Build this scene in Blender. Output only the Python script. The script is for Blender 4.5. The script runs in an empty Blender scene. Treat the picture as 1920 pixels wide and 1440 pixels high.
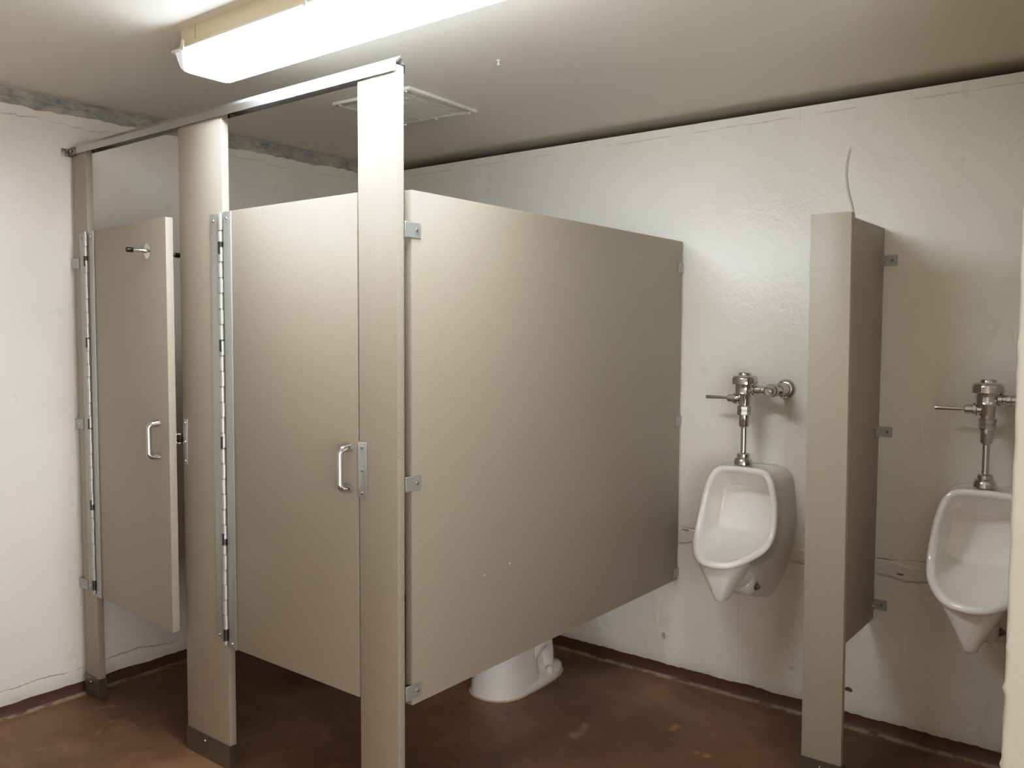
import bpy, bmesh, math, random
from mathutils import Vector, Matrix, noise

random.seed(7)
scene = bpy.context.scene
COL = scene.collection
PI = math.pi

# ------------------------------------------------------------------ measures (metres)
YB = 1.5807            # back wall face
ZC = 2.2558            # ceiling
ZW = 2.2187            # top of back wall (dark gap above it)
ZT, ZB = 1.762, 0.402  # top / bottom of doors and panels
T = 0.0254             # thickness of the boards
A0, A1 = 0.035, 0.138  # post at the left wall
B0, B1 = 0.7406, 0.9804
C0, C1 = 1.5948, 1.7401
XP = 1.7395            # outer face of the long side panel
E0, E1, EY = 2.4253, 2.5476, 1.0838
XS = 2.5003            # right face of the urinal screen board


# ------------------------------------------------------------------ scene helpers
def props(o, label=None, cat=None, group=None, kind=None):
    if label: o['label'] = label
    if cat: o['category'] = cat
    if group: o['group'] = group
    if kind: o['kind'] = kind
    return o


def thing(name, label, cat, loc=(0, 0, 0), rot=(0, 0, 0), group=None):
    o = bpy.data.objects.new(name, None)
    COL.objects.link(o)
    o.empty_display_size = 0.1
    o.location = loc
    o.rotation_euler = rot
    return props(o, label, cat, group, 'thing')


def obj(name, bm, m, parent=None, smooth=40, label=None):
    bmesh.ops.recalc_face_normals(bm, faces=bm.faces)
    me = bpy.data.meshes.new(name)
    bm.to_mesh(me)
    bm.free()
    if m: me.materials.append(m)
    if smooth:
        for p in me.polygons: p.use_smooth = True
        me.set_sharp_from_angle(angle=math.radians(smooth))
    o = bpy.data.objects.new(name, me)
    COL.objects.link(o)
    if parent: o.parent = parent
    if label: o['label'] = label
    return o


def struct(name, bm, m, smooth=40):
    o = obj(name, bm, m, smooth=smooth)
    o['kind'] = 'structure'
    return o


def dup(root, loc, label=None):
    r = root.copy(); COL.objects.link(r); r.location = loc
    if label: r['label'] = label
    for ch in list(root.children):
        c = ch.copy(); COL.objects.link(c); c.parent = r
        for g in list(ch.children):
            d = g.copy(); COL.objects.link(d); d.parent = c
    return r


# ------------------------------------------------------------------ mesh helpers
def box(bm, x0, x1, y0, y1, z0, z1, bev=0.0, seg=2):
    vs = [bm.verts.new((x, y, z)) for x in (x0, x1) for y in (y0, y1) for z in (z0, z1)]
    idx = [(0, 1, 3, 2), (4, 6, 7, 5), (0, 4, 5, 1), (2, 3, 7, 6), (0, 2, 6, 4), (1, 5, 7, 3)]
    fs = [bm.faces.new([vs[i] for i in f]) for f in idx]
    if bev > 0:
        es = list({e for f in fs for e in f.edges})
        bmesh.ops.bevel(bm, geom=es, offset=bev, segments=seg, profile=0.5, affect='EDGES')
    return bm


def nbox(*a, **k):
    return box(bmesh.new(), *a, **k)


def frame_to(d):
    d = Vector(d).normalized()
    return d.to_track_quat('Z', 'Y').to_matrix()


def lathe(bm, base, axis, prof, n=28, cap=True):
    """prof: list of (radius, distance along axis)."""
    M = frame_to(axis); base = Vector(base)
    rings = []
    for r, h in prof:
        rings.append([bm.verts.new(base + M @ Vector((r * math.cos(2 * PI * i / n), r * math.sin(2 * PI * i / n), h))) for i in range(n)])
    for a, b in zip(rings, rings[1:]):
        for i in range(n):
            bm.faces.new((a[i], a[(i + 1) % n], b[(i + 1) % n], b[i]))
    if cap:
        bm.faces.new(rings[0]); bm.faces.new(rings[-1])
    return bm


def tube(bm, pts, r, n=14, cap=True):
    pts = [Vector(p) for p in pts]
    rings = []
    for i, p in enumerate(pts):
        t = (pts[min(i + 1, len(pts) - 1)] - pts[max(i - 1, 0)]).normalized()
        ref = Vector((1, 0, 0)) if abs(t.x) < 0.9 else Vector((0, 1, 0))
        u = t.cross(ref).normalized(); v = t.cross(u).normalized()
        rr = r[i] if isinstance(r, (list, tuple)) else r
        ru, rv = rr if isinstance(rr, (list, tuple)) else (rr, rr)
        rings.append([bm.verts.new(p + u * (ru * math.cos(2 * PI * k / n)) + v * (rv * math.sin(2 * PI * k / n))) for k in range(n)])
    for a, b in zip(rings, rings[1:]):
        for k in range(n):
            bm.faces.new((a[k], a[(k + 1) % n], b[(k + 1) % n], b[k]))
    if cap:
        bm.faces.new(rings[0]); bm.faces.new(rings[-1])
    return bm


def loft(bm, rings, cap0=True, cap1=True):
    vr = [[bm.verts.new(p) for p in r] for r in rings]
    n = len(vr[0])
    for a, b in zip(vr, vr[1:]):
        for i in range(n):
            bm.faces.new((a[i], a[(i + 1) % n], b[(i + 1) % n], b[i]))
    if cap0: bm.faces.new(vr[0])
    if cap1: bm.faces.new(vr[-1])
    return bm


def prism(bm, prof, x0, x1):
    """closed (y, z) outline pushed along x."""
    return loft(bm, [[(x0, y, z) for y, z in prof], [(x1, y, z) for y, z in prof]])


def catmull(P, n):
    """n+1 samples through the control points P, evenly spread by chord length."""
    P = [Vector(p) for p in P]
    Q = [P[0] * 2 - P[1]] + P + [P[-1] * 2 - P[-2]]
    dense = []
    for i in range(1, len(Q) - 2):
        a, b, c, d = Q[i - 1:i + 3]
        for k in range(24):
            t = k / 24
            dense.append(0.5 * ((2 * b) + (c - a) * t + (2 * a - 5 * b + 4 * c - d) * t * t + (3 * b - a - 3 * c + d) * t ** 3))
    dense.append(P[-1])
    L = [0.0]
    for a, b in zip(dense, dense[1:]): L.append(L[-1] + (b - a).length)
    out = []; j = 0
    for k in range(n + 1):
        s = L[-1] * k / n
        while j < len(L) - 2 and L[j + 1] < s: j += 1
        f = (s - L[j]) / max(L[j + 1] - L[j], 1e-9)
        out.append(dense[j].lerp(dense[j + 1], min(f, 1)))
    return out


def screw(bm, p, d, r=0.0055, h=0.004):
    return lathe(bm, Vector(p), d, [(r, -0.002), (r, h * 0.3), (r * 0.85, h * 0.75), (r * 0.45, h), (0.0003, h * 1.05)], n=14)


# ------------------------------------------------------------------ material helpers
class NT:
    def __init__(self, name):
        self.m = bpy.data.materials.new(name); self.m.use_nodes = True
        self.t = self.m.node_tree; self.n = self.t.nodes; self.l = self.t.links
        self.b = self.n['Principled BSDF']

    def link(self, a, b): self.l.new(a, b)

    def node(self, typ, **kw):
        n = self.n.new(typ)
        for k, v in kw.items(): setattr(n, k, v)
        return n

    def _in(self, sock, v):
        if hasattr(v, 'is_linked') or isinstance(v, bpy.types.NodeSocket): self.link(v, sock)
        else: sock.default_value = v

    def math(self, op, a, b=0.0, c=None, clamp=False):
        n = self.node('ShaderNodeMath', operation=op); n.use_clamp = clamp
        self._in(n.inputs[0], a); self._in(n.inputs[1], b)
        if c is not None: self._in(n.inputs[2], c)
        return n.outputs[0]

    def pos(self):
        g = self.node('ShaderNodeNewGeometry'); s = self.node('ShaderNodeSeparateXYZ')
        self.link(g.outputs['Position'], s.inputs[0])
        return g.outputs['Position'], s.outputs[0], s.outputs[1], s.outputs[2]

    def objco(self): return self.node('ShaderNodeTexCoord').outputs['Object']

    def noise(self, vec, scale, detail=3, rough=0.5, dist=0.0):
        n = self.node('ShaderNodeTexNoise'); self.link(vec, n.inputs['Vector'])
        n.inputs['Scale'].default_value = scale; n.inputs['Detail'].default_value = detail
        n.inputs['Roughness'].default_value = rough; n.inputs['Distortion'].default_value = dist
        return n.outputs['Fac']

    def scaled(self, vec, s):
        n = self.node('ShaderNodeMapping'); self.link(vec, n.inputs['Vector']); n.inputs['Scale'].default_value = s
        return n.outputs[0]

    def ramp(self, fac, stops):
        n = self.node('ShaderNodeValToRGB'); self.link(fac, n.inputs[0])
        e = n.color_ramp.elements
        while len(e) < len(stops): e.new(0.5)
        for el, (p, c) in zip(e, stops):
            el.position = p; el.color = (*c, 1) if len(c) == 3 else c
        return n.outputs[0]

    def smooth(self, v, lo, hi):
        n = self.node('ShaderNodeMapRange', interpolation_type='SMOOTHSTEP')
        self._in(n.inputs[0], v); n.inputs[1].default_value = lo; n.inputs[2].default_value = hi
        return n.outputs[0]

    def mix(self, fac, a, b):
        n = self.node('ShaderNodeMix', data_type='RGBA'); self._in(n.inputs[0], fac)
        for s, v in ((n.inputs[6], a), (n.inputs[7], b)):
            if isinstance(v, tuple): s.default_value = (*v, 1)
            else: self.link(v, s)
        return n.outputs[2]

    def bump(self, h, strength=0.2, dist=0.002, prev=None):
        n = self.node('ShaderNodeBump'); self.link(h, n.inputs['Height'])
        n.inputs['Strength'].default_value = strength; n.inputs['Distance'].default_value = dist
        if prev is not None: self.link(prev, n.inputs['Normal'])
        return n.outputs[0]

    def out(self, color=None, rough=None, metal=None, normal=None, spec=None, coat=None):
        for k, v in (('Base Color', color), ('Roughness', rough), ('Metallic', metal), ('Normal', normal), ('Specular IOR Level', spec), ('Coat Weight', coat)):
            if v is None: continue
            s = self.b.inputs[k]
            if isinstance(v, tuple): s.default_value = (*v, 1)
            else: self._in(s, v)
        return self.m


def srgb(r, g, b):
    f = lambda c: (c / 255 / 12.92) if c / 255 <= 0.04045 else ((c / 255 + 0.055) / 1.055) ** 2.4
    return (f(r), f(g), f(b))


def mat_board():
    M = NT('speckled_beige_board'); v = M.objco()
    n1 = M.noise(v, 210, 4, 0.65); n2 = M.noise(v, 520, 2, 0.6); n3 = M.noise(v, 3, 2)
    c = M.ramp(n1, [(0.30, srgb(146, 136, 119)), (0.42, srgb(169, 159, 143)), (0.62, srgb(173, 163, 147)), (0.76, srgb(190, 182, 167))])
    dk = M.smooth(n2, 0.36, 0.30)
    c = M.mix(M.math('MULTIPLY', dk, 0.45), c, srgb(112, 100, 83))
    c = M.mix(M.math('MULTIPLY', n3, 0.12), c, srgb(162, 150, 132))
    return M.out(c, 0.42, normal=M.bump(n1, 0.12, 0.0008), spec=0.4)


def mat_wall(name, base, lines=(), band=None, top=False, drips=False, grime=None, marks=()):
    """painted plaster; lines = (axis letter of the run, height, waviness, half width, strength)"""
    M = NT(name); P, X, Y, Z = M.pos()
    big = M.noise(P, 1.6, 3); mid = M.noise(P, 9, 4, 0.55); fine = M.noise(P, 75, 3, 0.6)
    c = M.mix(M.smooth(big, 0.35, 0.7), base, tuple(x * 0.93 for x in base))
    spots = M.smooth(M.noise(P, 42, 2, 0.5), 0.26, 0.21)
    c = M.mix(M.math('MULTIPLY', spots, 0.14), c, srgb(150, 138, 112))
    stroke = M.noise(M.scaled(P, (1.0, 1.0, 0.55)), 26, 5, 0.62, 0.8)
    h = M.math('ADD', M.math('ADD', M.math('MULTIPLY', mid, 0.8), M.math('MULTIPLY', fine, 0.25)), M.math('MULTIPLY', stroke, 0.5))
    nrm = M.bump(h, 0.62 if drips else 0.30, 0.008)
    wav = M.noise(P, 7, 5, 0.65)
    for z0, amp, hw, st in lines:
        d = M.math('ABSOLUTE', M.math('SUBTRACT', M.math('SUBTRACT', Z, z0), M.math('MULTIPLY', M.math('SUBTRACT', wav, 0.5), amp)))
        ln = M.smooth(d, hw, hw * 0.3)
        brk = M.smooth(M.noise(P, 5, 3), 0.42, 0.52)
        ln = M.math('MULTIPLY', ln, brk)
        c = M.mix(M.math('MULTIPLY', ln, st), c, srgb(96, 86, 68))
        nrm = M.bump(M.math('MULTIPLY', ln, -1.0), 0.6, 0.006, nrm)
    if band:
        z0, z1 = band
        wz = M.math('ADD', Z, M.math('MULTIPLY', M.math('SUBTRACT', wav, 0.5), 0.05))
        bd = M.math('MULTIPLY', M.smooth(wz, z0 - 0.004, z0 + 0.004), M.smooth(wz, z1 + 0.004, z1 - 0.004))
        rough = M.noise(M.scaled(P, (1, 1, 3)), 28, 5, 0.7)
        nrm = M.bump(M.math('MULTIPLY', bd, M.math('ADD', rough, 0.6)), 0.55, 0.012, nrm)
        c = M.mix(M.math('MULTIPLY', M.math('MULTIPLY', bd, M.smooth(rough, 0.38, 0.32)), 0.55), c, srgb(126, 108, 74))
    if drips:
        v = M.scaled(P, (9, 9, 0.9))
        dr = M.noise(v, 1.6, 3, 0.5, 0.6)
        nrm = M.bump(M.smooth(dr, 0.62, 0.7), 0.35, 0.006, nrm)
        # one long sagging paint run above the screen
        xc = M.math('ADD', 2.382, M.math('MULTIPLY', M.math('SINE', M.math('MULTIPLY', M.math('SUBTRACT', Z, 1.86), -15.0)), 0.018))
        run = M.math('MULTIPLY', M.smooth(M.math('ABSOLUTE', M.math('SUBTRACT', X, xc)), 0.005, 0.001), M.math('MULTIPLY', M.smooth(Z, 1.78, 1.82), M.smooth(Z, 2.06, 2.02)))
        nrm = M.bump(run, 0.7, 0.008, nrm)
        c = M.mix(M.math('MULTIPLY', run, 0.3), c, srgb(150, 140, 116))
    for mx, mz, rx, rz, col, st in marks:          # rust streaks and chipped paint
        ex = M.math('DIVIDE', M.math('SUBTRACT', X, mx), rx); ez = M.math('DIVIDE', M.math('SUBTRACT', Z, mz), rz)
        q = M.math('ADD', M.math('MULTIPLY', ex, ex), M.math('MULTIPLY', ez, ez))
        q = M.math('ADD', q, M.math('MULTIPLY', M.math('SUBTRACT', stroke, 0.5), 2.4))
        mk = M.smooth(q, 1.0, 0.6)
        c = M.mix(M.math('MULTIPLY', mk, st), c, col)
        nrm = M.bump(M.math('MULTIPLY', mk, -1.0), 0.5, 0.004, nrm)
    if grime:
        g = M.math('MULTIPLY', M.smooth(Z, grime, 0.02), M.noise(P, 14, 4))
        c = M.mix(M.math('MULTIPLY', g, 0.55), c, srgb(142, 128, 100))
    return M.out(c, M.math('ADD', 0.22, M.math('MULTIPLY', mid, 0.16)), normal=nrm, spec=0.5)


def mat_floor():
    M = NT('brown_painted_concrete'); P, X, Y, Z = M.pos()
    a = M.noise(P, 1.7, 5, 0.6, 0.5); b = M.noise(P, 7, 6, 0.65, 0.8); f = M.noise(P, 60, 3)
    c = M.ramp(a, [(0.32, srgb(92, 66, 46)), (0.5, srgb(112, 82, 60)), (0.68, srgb(134, 103, 78))])
    c = M.mix(M.math('MULTIPLY', M.smooth(b, 0.56, 0.78), 0.6), c, srgb(158, 126, 100))
    c = M.mix(M.math('MULTIPLY', M.smooth(b, 0.40, 0.26), 0.7), c, srgb(62, 38, 26))
    sp = M.smooth(M.noise(P, 34, 2), 0.76, 0.80)
    c = M.mix(M.math('MULTIPLY', sp, 0.5), c, srgb(190, 170, 146))
    for mx, my, rx, ry in ((1.952, 1.1523, .030, .045), (2.119, 1.038, .050, .018)):
        ex = M.math('DIVIDE', M.math('SUBTRACT', X, mx), rx); ey = M.math('DIVIDE', M.math('SUBTRACT', Y, my), ry)
        q = M.math('ADD', M.math('MULTIPLY', ex, ex), M.math('MULTIPLY', ey, ey))
        q = M.math('ADD', q, M.math('MULTIPLY', M.math('SUBTRACT', M.noise(P, 24, 4, 0.65), 0.42), 5.0))
        c = M.mix(M.math('MULTIPLY', M.smooth(q, 1.0, 0.4), 0.8), c, srgb(176, 122, 74))
    # pale mortar line along the feet of the walls
    e1 = M.smooth(M.math('ABSOLUTE', M.math('SUBTRACT', Y, YB - 0.035)), 0.03, 0.004)
    e2 = M.smooth(M.math('ABSOLUTE', M.math('SUBTRACT', X, 0.032)), 0.03, 0.004)
    e = M.math('MULTIPLY', M.math('MAXIMUM', e1, e2), M.smooth(M.noise(P, 11, 5, 0.7), 0.38, 0.54))
    c = M.mix(M.math('MULTIPLY', e, 0.75), c, srgb(188, 172, 150))
    return M.out(c, M.math('ADD', 0.36, M.math('MULTIPLY', b, 0.25)), normal=M.bump(M.math('ADD', b, M.math('MULTIPLY', f, 0.25)), 0.22, 0.004), spec=0.4)


def mat_plain(name, col, rough, metal=0.0, noise_s=0, amt=0.06, bump=0.0, spec=None, coat=None, stretch=(1, 1, 1)):
    M = NT(name); v = M.objco()
    nz = M.noise(M.scaled(v, stretch), noise_s or 12, 3)
    c = M.mix(nz, tuple(x * (1 - amt) for x in col), tuple(min(1, x * (1 + amt)) for x in col))
    r = M.math('ADD', rough, M.math('MULTIPLY', M.math('SUBTRACT', nz, 0.5), rough * 0.4))
    return M.out(c, r, metal, M.bump(nz, bump, 0.001) if bump else None, spec, coat)


def mat_crumble():
    M = NT('crumbling_mortar'); P, X, Y, Z = M.pos()
    n = M.noise(M.scaled(P, (1, 1, 2.2)), 16, 6, 0.7, 0.6); k = M.noise(P, 4.5, 4, 0.6)
    c = M.ramp(n, [(0.28, srgb(70, 68, 64)), (0.38, srgb(150, 153, 150)), (0.54, srgb(176, 177, 170)), (0.72, srgb(206, 200, 186))])
    c = M.mix(M.math('MULTIPLY', M.smooth(k, 0.42, 0.62), 0.75), c, srgb(210, 203, 189))
    return M.out(c, 0.8, normal=M.bump(n, 0.9, 0.012))


def mat_lens():
    M = NT('glowing_diffuser'); v = M.objco()
    s = M.node('ShaderNodeSeparateXYZ'); M.link(v, s.inputs[0])
    edge = M.math('MULTIPLY', M.smooth(s.outputs[0], 0.050, 0.090), M.smooth(s.outputs[0], 1.220, 1.180))
    low = M.math('ADD', 0.18, M.math('MULTIPLY', M.smooth(s.outputs[2], -0.070, -0.112), 0.82))
    M.link(M.math('ADD', LENS_END, M.math('MULTIPLY', M.math('MULTIPLY', edge, low), LENS - LENS_END)), M.b.inputs['Emission Strength'])
    M.b.inputs['Emission Color'].default_value = (0.87, 0.955, 1.03, 1)
    return M.out(srgb(190, 190, 196), 0.35)


LENS, LENS_END = 40.0, 0.40
BOARD = mat_board()
CREAM = srgb(243, 240, 231)
WALL_BACK = mat_wall('cream_wall_paint_back', CREAM, lines=((2.184, 0.014, 0.0014, 0.32), (0.622, 0.05, 0.0025, 0.5)), band=(0.555, 0.605), drips=True, grime=0.09, marks=((2.5817, .571, .016, .004, srgb(150, 92, 30), .9), (1.768, .607, .02, .004, srgb(120, 90, 50), .7), (1.6771, .1527, .010, .014, srgb(140, 138, 124), .5), (2.4184, .1212, .016, .010, srgb(70, 66, 60), .9), (2.2099, .1478, .012, .010, srgb(170, 164, 148), .4)))
WALL_LEFT = mat_wall('cream_wall_paint_left', srgb(242, 236, 228), lines=((2.165, 0.07, 0.0014, 0.3), (0.092, 0.06, 0.0024, 0.45)), grime=0.1)
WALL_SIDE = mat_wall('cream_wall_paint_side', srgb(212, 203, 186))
CEIL = mat_plain('ceiling_paint', srgb(226, 221, 208), 0.6, noise_s=60, amt=0.03, bump=0.15)
FLOOR = mat_floor()
BROWN = mat_plain('brown_skirting_paint', srgb(86, 56, 44), 0.5, noise_s=30, amt=0.35, bump=0.4)
CRUMBLE = mat_crumble()
ALU = mat_plain('brushed_aluminium', srgb(188, 191, 188), 0.48, 0.65, noise_s=40, amt=0.05, stretch=(1, 1, 0.03))
RAILM = mat_plain('rail_aluminium', srgb(205, 205, 205), 0.30, 1.0, noise_s=40, amt=0.05, stretch=(0.03, 1, 1))
STEEL = mat_plain('dull_stainless_shoe', srgb(150, 145, 138), 0.42, 1.0, noise_s=60, amt=0.08)
CHROME = mat_plain('chrome', srgb(214, 214, 214), 0.09, 1.0, noise_s=9, amt=0.02)
BOLT = mat_plain('screw_metal', srgb(205, 205, 205), 0.2, 1.0, noise_s=30)
KNUCKLE = mat_plain('pale_hinge_metal', srgb(208, 208, 204), 0.38, 0.6, noise_s=60, amt=0.06)
PIN = mat_plain('dark_hinge_sleeve', srgb(96, 100, 108), 0.3, 0.9, noise_s=30)
RUBBER = mat_plain('black_rubber', srgb(20, 20, 20), 0.4, noise_s=30)
CHINA = mat_plain('white_china', srgb(238, 235, 231), 0.10, noise_s=4, amt=0.01, spec=0.5, coat=0.3)
CAULK = mat_plain('pale_caulk', srgb(196, 176, 146), 0.7, noise_s=40, amt=0.2, bump=0.4)
RUST = mat_plain('tarnished_bolt', srgb(150, 140, 122), 0.4, 0.6, noise_s=60, amt=0.3)
HOUSING = mat_plain('cream_enamel_housing', srgb(226, 214, 190), 0.45, noise_s=6, amt=0.03)
CLIPM = mat_plain('white_plastic', srgb(230, 228, 224), 0.4, noise_s=10)
VENT = mat_plain('white_vent_enamel', srgb(214, 210, 198), 0.45, noise_s=10)
LENSM = mat_lens()

# ------------------------------------------------------------------ the room
XR, YF, XE = 3.056, -2.6, 4.4
struct('floor', nbox(-0.15, XE + .15, YF - .15, 1.9, -0.1, 0.0), FLOOR)
struct('ceiling', nbox(-0.15, XE + .15, YF - .15, 2.45, ZC, ZC + 0.1), CEIL)
struct('wall_left', nbox(-0.15, 0.0, YF - .15, 2.45, 0.0, ZC), WALL_LEFT)
struct('wall_back', nbox(0.0, XR + 0.3, YB, YB + 0.14, 0.0, ZW, bev=0.006), WALL_BACK)
struct('wall_front', nbox(-0.15, XE + .15, YF - .15, YF, 0.0, ZC), WALL_SIDE)
struct('wall_entry', nbox(XE, XE + .15, YF, 2.45, 0.0, ZC), WALL_SIDE)
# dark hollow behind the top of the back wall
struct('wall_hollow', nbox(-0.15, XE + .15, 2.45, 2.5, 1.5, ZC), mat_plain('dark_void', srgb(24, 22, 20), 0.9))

# right wing wall with a rough, knobbly corner
bm = bmesh.new()
NZ = 150
fine = [i * 0.006 for i in range(4)] + [0.03, 0.06, 0.12, 0.3, 0.6, XE - XR - 0.004]
ys = [0.45 + i * 0.006 for i in range(1, 4)] + [0.5, 0.6, 0.9, YB]
rows = []
for k in range(NZ + 1):
    z = ZW * k / NZ if k < NZ else ZC
    row = []
    for y in reversed(ys): row.append((XR, y, z))
    for dx in fine: row.append((XR + dx, 0.45, z))
    rows.append(row)
def rough_pt(p, i):
    p = Vector(p); d = abs(i - len(ys))
    if d <= 3:
        a = noise.noise(Vector((p.x * 3, p.y * 3, p.z * 14))) * 0.003
        b = max(0, noise.noise(Vector((5 + p.x * 40, p.y * 40, p.z * 55))) - 0.35) * 0.018
        s = (1, .7, .35, .1)[d]
        p.x -= (a + b) * s; p.y -= (a * .5 + b) * s
        if d == 0: p.x += 0.0025; p.y += 0.0025
    return p
vr = [[bm.verts.new(rough_pt(p, i)) for i, p in enumerate(r)] for r in rows]
for a, b in zip(vr, vr[1:]):
    for i in range(len(a) - 1): bm.faces.new((a[i], a[i + 1], b[i + 1], b[i]))
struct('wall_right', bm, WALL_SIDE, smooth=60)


def skirting(name, along, p0, p1, h):
    bm = bmesh.new(); n = 260; top = []; bot = []; back = []; rowm = []
    for i in range(n + 1):
        s = p0 + (p1 - p0) * i / n
        hh = h + noise.noise(Vector((s * 9, along, 0))) * 0.006 + noise.noise(Vector((s * 45, along, 3))) * 0.004
        th = 0.006 + noise.noise(Vector((s * 6, along, 7))) * 0.002
        f = (lambda o, z: (s, YB - o, z)) if name.endswith('back') else (lambda o, z: (o, s, z))
        bot.append(bm.verts.new(f(th + 0.008, 0))); rowm.append(bm.verts.new(f(th, 0.012)))
        top.append(bm.verts.new(f(0.003, hh))); back.append(bm.verts.new(f(-0.002, hh)))
    for i in range(n):
        for a, b in ((bot, rowm), (rowm, top), (top, back)):
            bm.faces.new((a[i], a[i + 1], b[i + 1], b[i]))
    return struct(name, bm, BROWN, smooth=70)


skirting('baseboard_back', 1.0, 0.0, XR, 0.039)
skirting('baseboard_left', 2.0, YF, YB, 0.036)

# crumbling mortar strip where the left wall meets the ceiling
bm = bmesh.new(); NY, NZ2 = 700, 14; g = []
for j in range(NZ2 + 1):
    r = []
    for i in range(NY + 1):
        y = -2.0 + (YB + 2.0) * i / NY
        low = ZC - 0.056 - 0.012 * noise.noise(Vector((y * 5, 0, 2))) - 0.007 * noise.noise(Vector((y * 22, 0, 5)))
        z = low + (ZC - 0.001 - low) * j / NZ2
        t = j / NZ2
        d = 0.006 + 0.010 * noise.noise(Vector((y * 11, z * 40, 1))) + 0.007 * noise.noise(Vector((y * 40, z * 90, 4)))
        ck = abs(noise.noise(Vector((y * 4.2, z * 22, 9))))
        if ck < 0.07: d -= 0.016 * (1 - ck / 0.07)
        if t > 0.82: d -= 0.016 * (t - 0.82) / 0.18 * (0.6 + noise.noise(Vector((y * 6, 3, 3))))
        if j == 0: d = -0.003
        r.append(bm.verts.new((max(d, 0.0012) if j else -0.003, y, z)))
    g.append(r)
for a, b in zip(g, g[1:]):
    for i in range(NY): bm.faces.new((a[i], a[i + 1], b[i + 1], b[i]))
struct('trim_1', bm, CRUMBLE, smooth=50)


# ------------------------------------------------------------------ toilet partition: posts
def post(label, x0, x1, y, z1, lean=0.0, plate=None, screws=((0.45,),)):
    w = x1 - x0
    t = thing('pilaster', label, 'partition post', ((x0 + x1) / 2, y, 0), (0, lean, 0), 'beige partition posts')
    obj('board', nbox(-w / 2, w / 2, 0, T, 0.004, z1, bev=0.0022), BOARD, t)
    bm = bmesh.new(); s = 0.0022
    ox, oy0, oy1 = w / 2 + 0.0035, -0.0035, T + 0.0035
    outer = [(-ox, oy0), (ox, oy0), (ox, oy1), (-ox, oy1)]
    inner = [(-ox + s, oy0 + s), (ox - s, oy0 + s), (ox - s, oy1 - s), (-ox + s, oy1 - s)]
    ro = [[bm.verts.new((a, b, z)) for a, b in q] for q in (outer, inner) for z in (0.0, 0.078)]
    for a, b in ((0, 1), (1, 3), (3, 2), (2, 0)):
        for i in range(4): bm.faces.new((ro[a][i], ro[a][(i + 1) % 4], ro[b][(i + 1) % 4], ro[b][i]))
    sh = obj('floor_shoe', bm, STEEL, t, smooth=0)
    for (fx,) in screws:
        obj('screw', screw(bmesh.new(), (-w / 2 + fx * w, -0.0035, 0.058), (0, -1, 0), 0.004), BOLT, sh)
    if plate:
        px0, px1, pz0, pz1, side = plate
        px0 -= (x0 + x1) / 2; px1 -= (x0 + x1) / 2
        bm = nbox(px0, px1, -0.003, 0.0, pz0, pz1, bev=0.0006)
        if side < 0: box(bm, px0 - 0.0025, px0 + 0.0005, -0.003, T, pz0, pz1, bev=0.0006)
        sp = obj('strike_plate', bm, ALU, t)
        for k in (0.085, 0.5, 0.915):
            obj('screw', screw(bmesh.new(), ((px0 + px1) / 2 + 0.001, -0.003, pz0 + (pz1 - pz0) * k), (0, -1, 0), 0.0048), BOLT, sp)
    return t


pA = post('narrow beige partition post hard against the left wall, hinging the ajar door', A0, A1, 0, 2.066, lean=-0.0065)
pB = post('wide beige partition post in the middle, between the two stall doors', B0, B1, 0, 2.066, plate=(0.749, 0.771, 0.960, 1.110, -1))
post('tall beige partition post at the open end of the metal top rail', C0, C1, 0, 2.066, plate=(1.5925, 1.6245, 0.954, 1.102, 0))
post('short free-standing beige post in front of the urinal screen', E0, E1, EY, 1.758, lean=-0.0075, screws=((0.48,),))


# ------------------------------------------------------------------ brackets
def bracket(parent, c, along, normal, length, wall=None, h=0.038, th=0.0028, name='bracket', sdist=0.75):
    """flat strip lying on a board, starting at c and running along; optional leg bent onto the wall."""
    c = Vector(c); a = Vector(along); n = Vector(normal); up = Vector((0, 0, h / 2))
    def slab(o, u, w_, t_):
        bm = bmesh.new(); u = Vector(u); t_ = Vector(t_)
        ring = lambda q: [o + q - up, o + q + up, o + q + u * w_ + up, o + q + u * w_ - up]
        loft(bm, [ring(Vector()), ring(t_)])
        bmesh.ops.bevel(bm, geom=list(bm.edges), offset=0.0005, segments=1, affect='EDGES')
        return bm
    bm = slab(c, a, length, n * th)
    if wall:
        wl, wn, wlen = wall
        b2 = slab(c, Vector(wl), wlen, Vector(wn) * th)
        me = bpy.data.meshes.new('t'); b2.to_mesh(me); bm.from_mesh(me); bpy.data.meshes.remove(me); b2.free()
    o = obj(name, bm, ALU, parent)
    obj('screw', screw(bmesh.new(), c + a * length * sdist + n * th, normal, 0.0048), BOLT, o)
    if wall:
        obj('screw', screw(bmesh.new(), c + Vector(wl) * wlen * 0.6 + Vector(wn) * th, wn, 0.0046), RUST, o)
    return o


for z in (1.648, 1.044, 0.430):
    bracket(pA, (-(A0 + A1) / 2 + 0.001, 0, z), (1, 0, 0), (0, -1, 0), 0.072, h=0.038, sdist=0.6)


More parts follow.
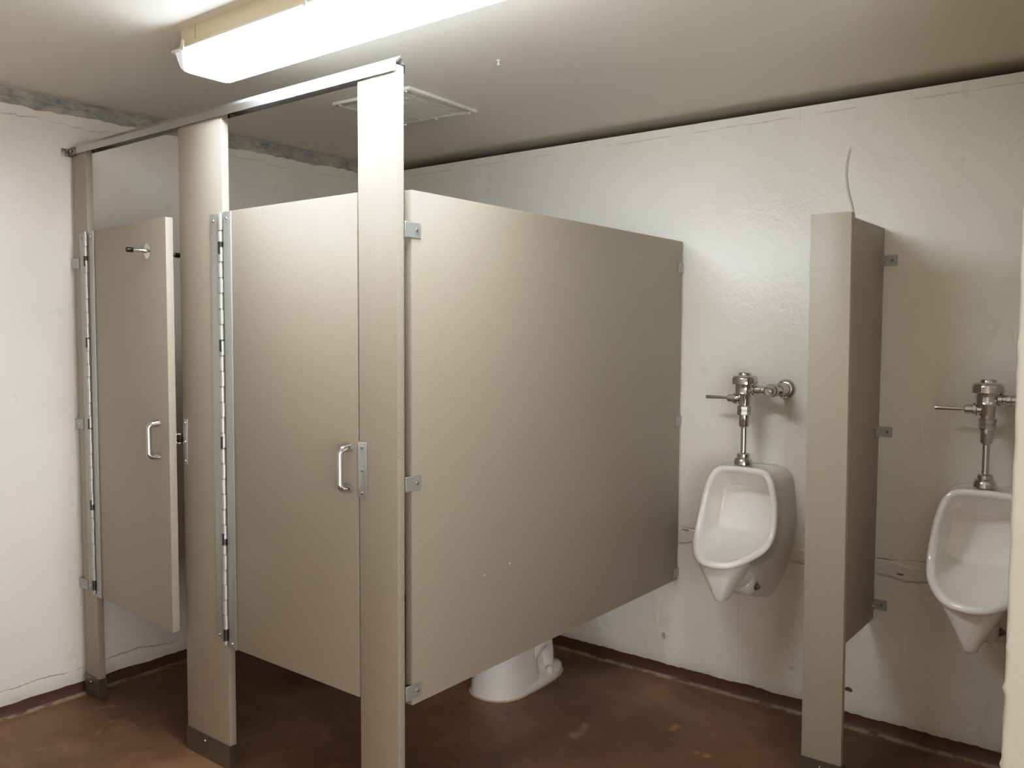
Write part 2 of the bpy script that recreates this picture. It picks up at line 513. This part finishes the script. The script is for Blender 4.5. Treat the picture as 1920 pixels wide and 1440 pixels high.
# ------------------------------------------------------------------ top rail
rail = thing('headrail', 'long aluminium top rail running over the three tall posts', 'rail', (0.055, 0, 0))
RL = 1.7425 - 0.055
outer = [(-.006, 2.050), (-.006, 2.072), (.0127, 2.089), (.0315, 2.072), (.0315, 2.050)]
inner = [(.0288, 2.050), (.0288, 2.0705), (.0245, 2.0705), (.0127, 2.0815), (.001, 2.0705), (-.0033, 2.0705), (-.0033, 2.050)]
bm = prism(bmesh.new(), outer + inner, 0, RL)
obj('rail', bm, RAILM, rail, smooth=25)
bm = nbox(-0.026, 0.004, -0.010, -0.006, 2.046, 2.074, bev=0.0006)
box(bm, -0.053, -0.050, -0.030, 0.040, 2.046, 2.074, bev=0.0006)
box(bm, -0.052, -0.024, -0.010, -0.006, 2.048, 2.072, bev=0.0006)
box(bm, -0.052, 0.002, 0.0315, 0.035, 2.046, 2.074, bev=0.0006)
wb = obj('wall_bracket', bm, STEEL, rail)
for x, z in ((-0.042, 2.066), (-0.042, 2.053), (-0.012, 2.060)):
    obj('bolt', lathe(bmesh.new(), (x, -0.010, z), (0, -1, 0), [(.0055, 0), (.0055, .005), (.003, .007), (.0005, .0074)], n=6), BOLT, wb)


# ------------------------------------------------------------------ stall doors
def hinge(door, xl0, xl1, xb, xd0, xd1, pin_z, post_, hx):
    """continuous hinge in door coordinates (x measured from the hinge axis)."""
    z0, z1 = ZB + 0.004, ZT - 0.002
    bm = nbox(xl0, xl1, -0.0032, 0.0, z0 + 0.02, z1 - .002, bev=0.0008)
    px = hx - post_.location.x
    for v in bm.verts: v.co.x += px
    pl = obj('hinge_leaf', bm, ALU, post_)
    h = obj('hinge', nbox(xd0, xd1, -0.0036, 0.0, z0 - 0.006, z1, bev=0.0008), ALU, door)
    bm = bmesh.new(); z = z0 + .004; kz = 0
    while z < z1 - 0.01:
        L = 0.048
        off = 0.0015 if kz % 2 else -0.001
        lathe(bm, (xb + off, -0.004, z), (0, 0, 1), [(.0045, 0), (.0074, .0008), (.0074, L - .0045), (.0045, L - .0037)], n=14)
        z += L; kz += 1
    lathe(bm, (xb, -0.004, z0), (0, 0, 1), [(.0045, 0), (.0045, z1 - z0)], n=12)
    for v in bm.verts: v.co.x += px
    obj('knuckles', bm, KNUCKLE, pl)
    for pz in pin_z:
        bm = lathe(bmesh.new(), (xb, -0.0045, pz - .0165), (0, 0, 1), [(.006, -.002), (.0085, -.002), (.0085, .0), (.0080, .0005), (.0080, .0325), (.0085, .033), (.0085, .035), (.006, .035)], n=18)
        for v in bm.verts: v.co.x += px
        obj('hinge_sleeve', bm, PIN, pl)
    for x, z, q in (((xl0 + xl1) / 2 - .003 + px, z1 - .024, pl), ((xd0 + xd1) / 2 - .003, z1 - .020, h), ((xl0 + xl1) / 2 + px, z0 + .028, pl), ((xd0 + xd1) / 2, z0 + .012, h)):
        obj('screw', screw(bmesh.new(), (x, -0.0034, z), (0, -1, 0), 0.0052, .005), BOLT, q)
    return h


def pull(door, x, zc, L=0.108, out=0.034):
    P = []
    R = []
    for k in range(9):
        a = PI / 2 * k / 8
        P.append((x, -out + 0.016 * (1 - math.sin(a)) - 0.0, zc - L / 2 + 0.014 * (1 - math.cos(a)) - 0.0))
        R.append((0.0105 - 0.0022 * k / 8, 0.0100 - 0.0036 * k / 8))
    P = [(x, 0.0, zc - L / 2 - .002), (x, -0.010, zc - L / 2 - .001)] + P
    R = [(0.0125, 0.0125), (0.0112, 0.0110)] + R
    P2 = [(a, b, 2 * zc - c) for a, b, c in reversed(P)]
    return obj('pull_handle', tube(bmesh.new(), P + P2, R + list(reversed(R)), 18), CHROME, door, smooth=60)


PINZ = (1.652, 1.352, 1.050, 0.745, 0.440)
# closed door
d2 = thing('stall_door', 'closed beige stall door between the wide middle post and the end post', 'stall door', (B1 - .002, 0, 0), group='beige stall doors')
W2 = C0 - 0.005 - (B1 - .002)
obj('door_board', nbox(0.004, W2, 0.0, T, ZB, ZT, bev=0.002), BOARD, d2)
hinge(d2, -0.058, -0.016, -0.003, 0.012, 0.050, PINZ, pB, B1 - .002)
pull(d2, 1.557 - (B1 - .002), 1.028)

# door standing ajar
HX = A1 - 0.004
d1 = thing('stall_door', 'beige stall door standing ajar, chrome coat hook above its handle', 'stall door', (HX, 0.0, 0), (0, 0, math.radians(-4.1)), group='beige stall doors')
W1 = 0.598
obj('door_board', nbox(0.006, W1, 0.0, T, ZB, ZT, bev=0.002), BOARD, d1)
hinge(d1, -0.052, -0.016, -0.005, 0.010, 0.048, PINZ, pA, HX)
pull(d1, 0.527, 1.036)


def hook(z, x, side):
    s = -1 if side < 0 else 1
    y0 = 0.0 if s < 0 else T
    bm = lathe(bmesh.new(), (x, y0, z), (0, s, 0), [(.0255, 0), (.0255, .0015), (.022, .003), (.0085, .005), (.0068, .008), (.0062, .050), (.0062, .052)], n=32)
    hk = obj('coat_hook', bm, CHROME, d1)
    obj('rubber_tip', lathe(bmesh.new(), (x, y0 + s * .048, z), (0, s, 0), [(.0072, 0), (.0082, .002), (.0082, .018), (.007, .021), (.0005, .0215)], n=20), RUBBER, hk)


hook(1.661, 0.468, -1)
hook(1.650, 0.511, 1)
# slide latch on the inner face, its end showing past the door edge
bm = nbox(W1 - 0.075, W1 - 0.004, T, T + 0.004, 1.020, 1.068, bev=0.001)
box(bm, W1 - 0.07, W1 + 0.006, T + 0.003, T + 0.020, 1.026, 1.032, bev=0.001)
box(bm, W1 - 0.07, W1 + 0.006, T + 0.003, T + 0.020, 1.056, 1.062, bev=0.001)
lt = obj('slide_latch', bm, CHROME, d1)
obj('latch_bolt', nbox(W1 - 0.06, W1 + 0.011, T + 0.005, T + 0.018, 1.033, 1.055, bev=0.002), RUBBER, lt)


# ------------------------------------------------------------------ long side panel and the stall divider
sp = thing('partition_panel', 'long beige side panel reaching from the end post to the back wall', 'partition panel', (XP, 0, 0), group='beige partition panels')
obj('board', nbox(-T, 0, 0.052, YB - 0.008, ZB, ZT, bev=0.002), BOARD, sp)
for z in (1.659, 0.999, 0.440):
    bracket(sp, (0.0, 0.0265, z), (0, 1, 0), (1, 0, 0), 0.059, h=0.039, sdist=0.72)
for z in (1.656, 1.050, 0.432):
    bracket(sp, (0.0, YB - 0.0005, z), (0, -1, 0), (1, 0, 0), 0.046, h=0.036, sdist=0.62)
for y, z in ((0.348, 0.690), (0.469, 0.698)):
    obj('screw_stub', screw(bmesh.new(), (0, y, z), (1, 0, 0), .0036), CAULK, sp)
dv = thing('partition_panel', 'beige divider panel inside, separating the two stalls behind the middle post', 'partition panel', (0.874, 0, 0), group='beige partition panels')
obj('board', nbox(-T, 0, 0.052, YB - 0.008, ZB, ZT, bev=0.002), BOARD, dv)

for z in (1.659, 1.0, 0.440):
    bracket(dv, (0.0, 0.0265, z), (0, 1, 0), (1, 0, 0), 0.059, h=0.039, sdist=0.72)
    bracket(dv, (0.0, YB - 0.0005, z), (0, -1, 0), (1, 0, 0), 0.046, h=0.036, sdist=0.62)

# urinal screen
us = thing('urinal_screen', 'small beige screen board between the two urinals, fixed to the wall', 'urinal screen', (XS, 0, 0))
obj('board', nbox(-T, 0, EY + T + 0.0005, YB - 0.010, ZB - .001, ZT - .002, bev=0.002), BOARD, us)
for z in (1.650, 1.061, 0.452):
    bracket(us, (0.0, YB - 0.0005, z), (0, -1, 0), (1, 0, 0), 0.050, wall=((1, 0, 0), (0, -1, 0), 0.042), h=0.036, sdist=0.6)


# ------------------------------------------------------------------ urinals
def closed(half):
    """half outline samples mirrored into a closed loop."""
    L = [tuple(p) for p in half]
    return L + [(-x, y, z) for x, y, z in reversed(L[1:-1])]


def inset(half, d, dy):
    """move a half outline inward by d in the (x, z) plane and outward from the wall by dy."""
    out = []; n = len(half) - 1
    for k, p in enumerate(half):
        a, b = half[max(k - 1, 0)], half[min(k + 1, n)]
        if k == 0: t = Vector((1, 0))
        elif k == n: t = Vector((-1, 0))
        else: t = Vector((b.x - a.x, b.z - a.z)).normalized()
        nx, nz = t.y, -t.x                       # inward for an outline running top -> right -> bottom
        x = p.x + nx * d; z = p.z + nz * d
        out.append(Vector((0.0 if k in (0, n) else max(x, 0.0005), p.y - dy, z)))
    return out


def urinal(x, label):
    u = thing('urinal', label, 'urinal', (x, YB, 0), group='white china urinals')
    W0 = [(0, .908, -.004), (.085, .906, -.004), (.128, .880, -.004), (.142, .83, -.004), (.150, .74, -.004), (.146, .66, -.004), (.128, .56, -.004), (.098, .47, -.004), (.060, .405, -.004), (0, .388, -.004)]
    W1_ = [(0, .913, .03), (.088, .911, .03), (.130, .884, .03), (.143, .83, .03), (.151, .74, .03), (.148, .665, .03), (.130, .575, .03), (.098, .49, .03), (.058, .43, .03), (0, .415, .03)]
    W2_ = [(0, .915, .09), (.085, .912, .09), (.122, .886, .10), (.137, .84, .105), (.146, .76, .11), (.148, .68, .12), (.136, .615, .14), (.100, .565, .15), (.05, .545, .15), (0, .54, .15)]
    RIM = [(0, .914, .158), (.085, .908, .162), (.117, .882, .171), (.132, .846, .177), (.143, .80, .183), (.149, .75, .193), (.1515, .70, .211), (.147, .66, .238), (.131, .63, .285), (.092, .602, .350), (.05, .587, .383), (0, .582, .393)]
    BACK = [(0, .822, .050), (.088, .822, .050), (.112, .812, .050), (.119, .79, .050), (.124, .74, .056), (.125, .70, .064), (.119, .674, .074), (.095, .662, .080), (.05, .660, .082), (0, .660, .082)]
    N = 44
    S = lambda half: catmull([(a, -c, b) for a, b, c in half], N)
    rim = S(RIM); back = S(BACK)
    lip = inset(rim, .0255, -.010)
    rings = [S(W0), S(W1_), S(W2_), inset(rim, .009, -.026), inset(rim, .003, -.016), inset(rim, .0, -.008), inset(rim, .003, -.001), inset(rim, .0095, .002), inset(rim, .0165, .001), inset(rim, .0225, -.003), lip]
    for t in (.07, .22, .42, .62, .80, .93):
        r = []
        for k, (p, q) in enumerate(zip(lip, back)):
            v = p.lerp(q, t); w = max(0.0, (k / N - .62) / .38)
            v.z -= .022 * min(1, w * 1.6) * math.sin(PI * t)
            r.append(v)
        rings.append(r)
    rings.append(back)
    c = Vector((0, -.053, .745))
    rings.append([Vector((p.x * .9, p.y + .004, c.z + (p.z - c.z) * .9)) for p in back])
    rings.append([Vector((p.x * .3, -.052, c.z + (p.z - c.z) * .3)) for p in back])
    bm = loft(bmesh.new(), [closed(r) for r in rings])
    body = obj('bowl', bm, CHINA, u, smooth=75)
    # down-pointing trap horn under the lip
    bm = bmesh.new(); Q = []
    for z, hw, f, b in ((.598, .088, .372, .19), (.575, .080, .368, .19), (.545, .064, .362, .20), (.515, .048, .355, .21), (.485, .033, .348, .23), (.465, .022, .342, .255), (.457, .019, .338, .27), (.4535, .014, .334, .28)):
        q = []
        for k in range(32):
            a = 2 * PI * k / 32
            cx, cy = math.cos(a), math.sin(a)
            px = math.copysign(abs(cx) ** .6, cx) * hw; py = math.copysign(abs(cy) ** .6, cy)
            q.append((px, -((f + b) / 2 + py * (f - b) / 2), z))
        Q.append(q)
    loft(bm, Q)
    obj('trap_horn', bm, CHINA, body, smooth=70)
    bm = lathe(bmesh.new(), (-.042, -.112, .470), (1, 0, 0), [(.0005, -.004), (.024, -.002), (.037, .006), (.043, .016), (.043, .068), (.037, .078), (.024, .086), (.0005, .088)], n=32)
    obj('trapway', bm, CHINA, body, smooth=70)
    bm = loft(bmesh.new(), [[(.085 * math.cos(a) * k, -y, .50 + .085 * math.sin(a) * k) for a in [2 * PI * q / 32 for q in range(32)]] for y, k in ((.02, .75), (.06, .66), (.11, .46), (.22, .36))])
    obj('trap_web', bm, CHINA, body, smooth=70)
    for s in (1, -1):
        bm = lathe(bmesh.new(), (s * .044, -.112, .466), (s, -.35, 0), [(.0135, -.004), (.0135, .004), (.012, .007)], n=20)
        lathe(bm, (s * .050, -.114, .466), (s, -.35, 0), [(.0085, -.002), (.0085, .009), (.006, .012), (.0005, .0125)], n=6)
        obj('fixing_bolt', bm, RUST, u, label='tarnished metal fixing bolt')
    return u


urinal(2.066, 'white china urinal between the long side panel and the small screen')
u1 = [o for o in COL.objects if o.name == 'urinal'][0]
dup(u1, (2.858, YB, 0.004), 'white china urinal at the right edge, half hidden by the wing wall')


VD = 0.122


def flush_valve(x, label):
    v = thing('flush_valve', label, 'flush valve', (x, YB - VD, 0), group='chrome flush valves above the urinals')
    Z = (0, 0, 1)
    L = lambda prof, n=32: lathe(bmesh.new(), (0, 0, 0), Z, prof, n)
    obj('spud_flange', L([(.031, .9165), (.0335, .918), (.0335, .925), (.031, .938), (.025, .943), (.023, .945), (.023, .956), (.015, .960), (.0105, .962)]), CHROME, v)
    obj('down_tube', L([(.0105, .940), (.0105, 1.070)]), CHROME, v)
    obj('vacuum_breaker', L([(.011, 1.052), (.016, 1.056), (.0185, 1.062), (.0185, 1.104)]), CHROME, v)
    bm = L([(.024, 1.100), (.0265, 1.103), (.0265, 1.114), (.024, 1.116), (.024, 1.118), (.0265, 1.120), (.0265, 1.131), (.024, 1.134)], 8)
    obj('coupling_nut', bm, CHROME, v, smooth=20)
    obj('valve_body', L([(.019, 1.126), (.020, 1.134), (.021, 1.160), (.0235, 1.172), (.036, 1.174), (.037, 1.177), (.034, 1.181), (.0345, 1.214), (.037, 1.217)]), CHROME, v)
    obj('valve_cap', L([(.044, 1.212), (.0465, 1.214), (.0465, 1.232), (.044, 1.240), (.037, 1.245), (.024, 1.2455), (.0235, 1.252), (.021, 1.255), (.0005, 1.2555)]), CHROME, v)
    # lever, pointing to the left
    bm = lathe(bmesh.new(), (-.015, 0, 1.160), (-1, 0, 0), [(.017, 0), (.018, .012), (.022, .014), (.022, .024), (.015, .027), (.0155, .046), (.013, .049)], n=24)
    h = obj('lever_socket', bm, CHROME, v)
    obj('lever', lathe(bmesh.new(), (-.060, 0, 1.160), (-1, 0, 0), [(.005, 0), (.0058, .02), (.0072, .086), (.0068, .090), (.0005, .0905)], n=20), CHROME, h)
    # supply branch to the right with the control stop, then back to the wall
    bm = lathe(bmesh.new(), (.028, 0, 1.194), (1, 0, 0), [(.018, 0), (.018, .012), (.0145, .014), (.0145, .022), (.019, .024), (.019, .036), (.0155, .038), (.0155, .070)], n=24)
    obj('supply_arm', bm, CHROME, v)
    bm = lathe(bmesh.new(), (.109, VD - .002, 1.194), (0, -1, 0), [(.0225, 0), (.0225, .070), (.0205, .073), (.0205, .082), (.0225, .085), (.0235, .128), (.0255, .132), (.0255, .146), (.0225, .150), (.0205, .152), (.0195, .168), (.0150, .173), (.0140, .168), (.007, .167), (.006, .171), (.0005, .171)], n=28)
    obj('control_stop', bm, CHROME, v)
    obj('wall_flange', lathe(bmesh.new(), (.109, VD + .0005, 1.194), (0, -1, 0), [(.037, 0), (.037, .003), (.034, .010), (.028, .014), (.024, .0155)], n=36), CHROME, v)
    return v


fv = flush_valve(2.057, 'chrome flush valve with lever, above the urinal beside the long panel')
dup(fv, (2.849, YB - VD, 0.004), 'chrome flush valve with lever, above the urinal at the wing wall')


# ------------------------------------------------------------------ toilet seen under the side panel
def oval(cx, hw, yf, yb, z, e_f=0.9, e_b=0.5, n=48):
    """rounded outline: round at the front (low y), squarer at the back."""
    q = []; ym = yf + hw * 1.15
    for k in range(n):
        a = 2 * PI * k / n
        c, s = math.cos(a), math.sin(a)
        if s < 0: q.append((cx + math.copysign(abs(c) ** e_f, c) * hw, ym - abs(s) ** e_f * (ym - yf), z))
        else: q.append((cx + math.copysign(abs(c) ** e_b, c) * hw, ym + abs(s) ** e_b * (yb - ym), z))
    return q


tl = thing('toilet', 'white china toilet whose foot shows under the long side panel', 'toilet', (1.262, 0.90, 0))
P = lambda hw, yf, yb, z, ef=.9, eb=.5: oval(0, hw, yf - .9, yb - .9, z, ef, eb)
bm = loft(bmesh.new(), [P(.112, .908, 1.20, .004), P(.112, .909, 1.19, .03), P(.106, .914, 1.175, .08), P(.100, .916, 1.165, .16), P(.104, .912, 1.18, .22), P(.125, .895, 1.22, .28), P(.165, .865, 1.28, .34), P(.180, .850, 1.33, .385), P(.180, .850, 1.34, .398), P(.14, .885, 1.28, .40), P(.12, .91, 1.24, .36), P(.06, .98, 1.15, .27)])
ped = obj('bowl', bm, CHINA, tl, smooth=70)
bm = loft(bmesh.new(), [P(.114, .95, 1.372, .004, eb=.7), P(.115, .95, 1.374, .012, eb=.7), P(.114, .95, 1.372, .026, eb=.7), P(.107, .955, 1.362, .034, eb=.7), P(.085, .97, 1.33, .04, eb=.7), P(.07, 1.0, 1.31, .06), P(.066, 1.0, 1.30, .12), P(.072, 1.0, 1.31, .2), P(.10, 1.0, 1.34, .30), P(.13, 1.0, 1.40, .385), P(.13, 1.0, 1.40, .398)])
obj('foot', bm, CHINA, ped, smooth=70)
bm = bmesh.new()
tube(bm, [(.055, .20, .09), (.060, .235, .135), (.058, .285, .165), (.054, .330, .150), (.048, .352, .10), (.046, .356, .035)], [.038, .042, .042, .040, .038, .038], 20)
tube(bm, [(-.055, .20, .09), (-.060, .235, .135), (-.058, .285, .165), (-.054, .330, .150), (-.048, .352, .10), (-.046, .356, .035)], [.038, .042, .042, .040, .038, .038], 20)
obj('trapway', bm, CHINA, ped, smooth=70)
for s in (1, -1):
    obj('bolt_cap', lathe(bmesh.new(), (s * .092, .325, .030), (0, 0, 1), [(.016, 0), (.016, .010), (.013, .020), (.007, .026), (.0005, .028)], n=20), CLIPM, tl)
bm = loft(bmesh.new(), [P(.118, .902, 1.21, .0), P(.118, .902, 1.21, .003), P(.110, .91, 1.20, .0055)])
loft(bm, [P(.119, .95, 1.379, .0, eb=.7), P(.119, .95, 1.379, .0028, eb=.7), P(.112, .955, 1.37, .0045, eb=.7)])
obj('caulk_bead', bm, CAULK, tl)
bm = loft(bmesh.new(), [P(.185, .845, 1.33, .400), P(.188, .842, 1.33, .408), P(.184, .846, 1.325, .418), P(.11, .92, 1.22, .420), P(.10, .935, 1.20, .408), P(.105, .93, 1.21, .400)], cap0=False, cap1=False)
obj('seat_ring', bm, CLIPM, tl, smooth=60)

# ------------------------------------------------------------------ ceiling light
FX, FW, FY = 0.985, 1.27, -0.080
lf = thing('ceiling_light', 'long glowing wraparound light fixture mounted on the ceiling', 'ceiling light', (FX, FY, ZC))


def rrect(x0, x1, hw, z, r, n=6):
    q = []
    for cx, cy, a0 in ((x1 - r, hw - r, 0), (x0 + r, hw - r, 90), (x0 + r, -hw + r, 180), (x1 - r, -hw + r, 270)):
        for k in range(n + 1):
            a = math.radians(a0 + 90 * k / n)
            q.append((cx + r * math.cos(a), cy + r * math.sin(a), z))
    return q


bm = loft(bmesh.new(), [rrect(.034, FW - .034, .0775, 0.001, .012), rrect(.034, FW - .034, .0775, -.030, .012), rrect(.030, FW - .030, .079, -.046, .012), rrect(.022, FW - .022, .083, -.054, .014)])
hsg = obj('housing', bm, HOUSING, lf, smooth=40)
SEAM = mat_plain('housing_seam', srgb(196, 182, 156), .5)
for x in (0.115, FW - .115):
    obj('end_seam', nbox(x, x + .0035, -.0785, .0785, -.047, .001), SEAM, hsg)
bm = loft(bmesh.new(), [rrect(.010, FW - .010, .0825, -.0635, .016), rrect(.013, FW - .013, .0825, -.068, .016), rrect(.019, FW - .019, .0805, -.086, .016), rrect(.027, FW - .027, .078, -.104, .016), rrect(.036, FW - .036, .074, -.115, .018), rrect(.050, FW - .050, .066, -.1205, .02)])
obj('diffuser', bm, LENSM, lf, smooth=50)
bm = loft(bmesh.new(), [rrect(.006, FW - .006, .086, -.0545, .016), rrect(0, FW, .0905, -.0575, .018), rrect(0, FW, .0905, -.0615, .018), rrect(.008, FW - .008, .084, -.0638, .016)])
obj('diffuser_rim', bm, CLIPM, lf, smooth=50)
for x in (0.075, 0.615, FW - .115):
    for s in (-1, 1):
        bm = nbox(x - .006, x + .006, s * .0915 - .003, s * .0915 + .003, -.064, -.040, bev=.0015)
        box(bm, x - .005, x + .005, min(s * .082, s * .0945), max(s * .082, s * .0945), -.069, -.064, bev=.001)
        obj('clip', bm, CLIPM, lf)

# ------------------------------------------------------------------ ceiling vent
vt = thing('ceiling_vent', 'square white slatted vent grille on the ceiling above the stall', 'ceiling vent', (0.952, 0.819, ZC), (0, 0, math.radians(2.8)))
HV = .1935
bm = bmesh.new()
for x0, x1, y0, y1 in ((-HV, HV, -HV, -HV + .028), (-HV, HV, HV - .028, HV), (-HV, -HV + .028, -HV + .027, HV - .027), (HV - .028, HV, -HV + .027, HV - .027)):
    box(bm, x0, x1, y0, y1, -.011, .001, bev=.001)
obj('frame', bm, VENT, vt)
bm = bmesh.new(); n = 19
for k in range(n):
    x = -HV + .034 + (2 * HV - .068) * k / (n - 1)
    box(bm, x - .0036, x + .0036, -HV + .026, HV - .026, -.010, -.004)
for k in range(1, 4):
    y = -HV + 2 * HV * k / 4
    box(bm, -HV + .027, HV - .027, y - .003, y + .003, -.0095, -.003)
obj('grille', bm, VENT, vt)
obj('backing', nbox(-HV + .02, HV - .02, -HV + .02, HV - .02, -.002, .0005), mat_plain('vent_dark', srgb(60, 57, 52), .8), vt)
for x, y in ((-.165, -.180), (.165, -.180), (-.165, .180), (.165, .180), (0, .180)):
    obj('screw', screw(bmesh.new(), (x, y, -.011), (0, 0, -1), .005), CLIPM, vt)

# small hook screw left in the ceiling
hk = bmesh.new()
lathe(hk, (0, 0, 0), (0, 0, -1), [(.006, -.001), (.006, .002), (.002, .003), (.002, .012), (.0045, .013), (.0045, .015), (.001, .016)], n=14)
o = obj('ceiling_screw', hk, CLIPM)
o.location = (1.579, 0.605, ZC)
props(o, 'tiny bright screw sticking out of the bare ceiling right of the vent', 'screw', kind='thing')

# unseen area lamp added out of frame to brighten the right side
fill_data = bpy.data.lights.new('added_fill_lamp', 'AREA')
fill_data.shape = 'RECTANGLE'; fill_data.size = 2.0; fill_data.size_y = 2.2; fill_data.energy = 60.0; fill_data.color = (0.9, 0.95, 1.0)
fill_obj = bpy.data.objects.new('added_fill_lamp', fill_data); COL.objects.link(fill_obj)
fill_obj.location = (4.3, -1.5, 1.2); fill_obj.rotation_euler = (0, math.radians(108), 0)

# ------------------------------------------------------------------ camera
cam = bpy.data.cameras.new('camera')
cam.sensor_fit = 'HORIZONTAL'; cam.sensor_width = 36.0
cam.lens = 1610.01 / 1920 * 36.0
cam.clip_start = 0.02
co = bpy.data.objects.new('camera', cam); COL.objects.link(co)
yaw, pitch, roll = 0.6630, -0.0580, 0.0051
f = Vector((-math.sin(yaw) * math.cos(pitch), math.cos(yaw) * math.cos(pitch), math.sin(pitch)))
r = Vector((math.cos(yaw), math.sin(yaw), 0)); u = r.cross(f)
R_, U_ = r * math.cos(roll) + u * math.sin(roll), -r * math.sin(roll) + u * math.cos(roll)
m = Matrix((R_, U_, -f)).transposed().to_4x4()
m.translation = (3.3206, -1.5477, 1.3918)
co.matrix_world = m
scene.camera = co

# ------------------------------------------------------------------ world and view
w = bpy.data.worlds.new('world'); scene.world = w; w.use_nodes = True
w.node_tree.nodes['Background'].inputs[0].default_value = (0.9, 0.95, 1.0, 1)
w.node_tree.nodes['Background'].inputs[1].default_value = 0.0
scene.view_settings.view_transform = 'Standard'
scene.view_settings.look = 'Medium High Contrast'
scene.view_settings.exposure = 0.17
# soft highlight shoulder of a phone camera
vs = scene.view_settings
vs.use_curve_mapping = True
cm = vs.curve_mapping
cm.use_clip = True
cm.clip_min_x = 0.0; cm.clip_min_y = 0.0; cm.clip_max_x = 6.0; cm.clip_max_y = 1.5
cv = cm.curves[3]
cv.points[0].location = (0.0, 0.0)
cv.points[1].location = (6.0, 1.12)
for p in ((0.20, 0.198), (0.40, 0.392), (0.60, 0.555), (0.85, 0.66), (1.4, 0.80), (2.6, 0.98)):
    cv.points.new(*p)
for p in cv.points: p.handle_type = 'AUTO_CLAMPED'
cm.update()
try:
    scene.cycles.use_denoising = True
    scene.cycles.max_bounces = 12
    scene.cycles.diffuse_bounces = 8
    scene.cycles.sample_clamp_indirect = 6.0
    scene.cycles.caustics_reflective = False
except Exception:
    pass
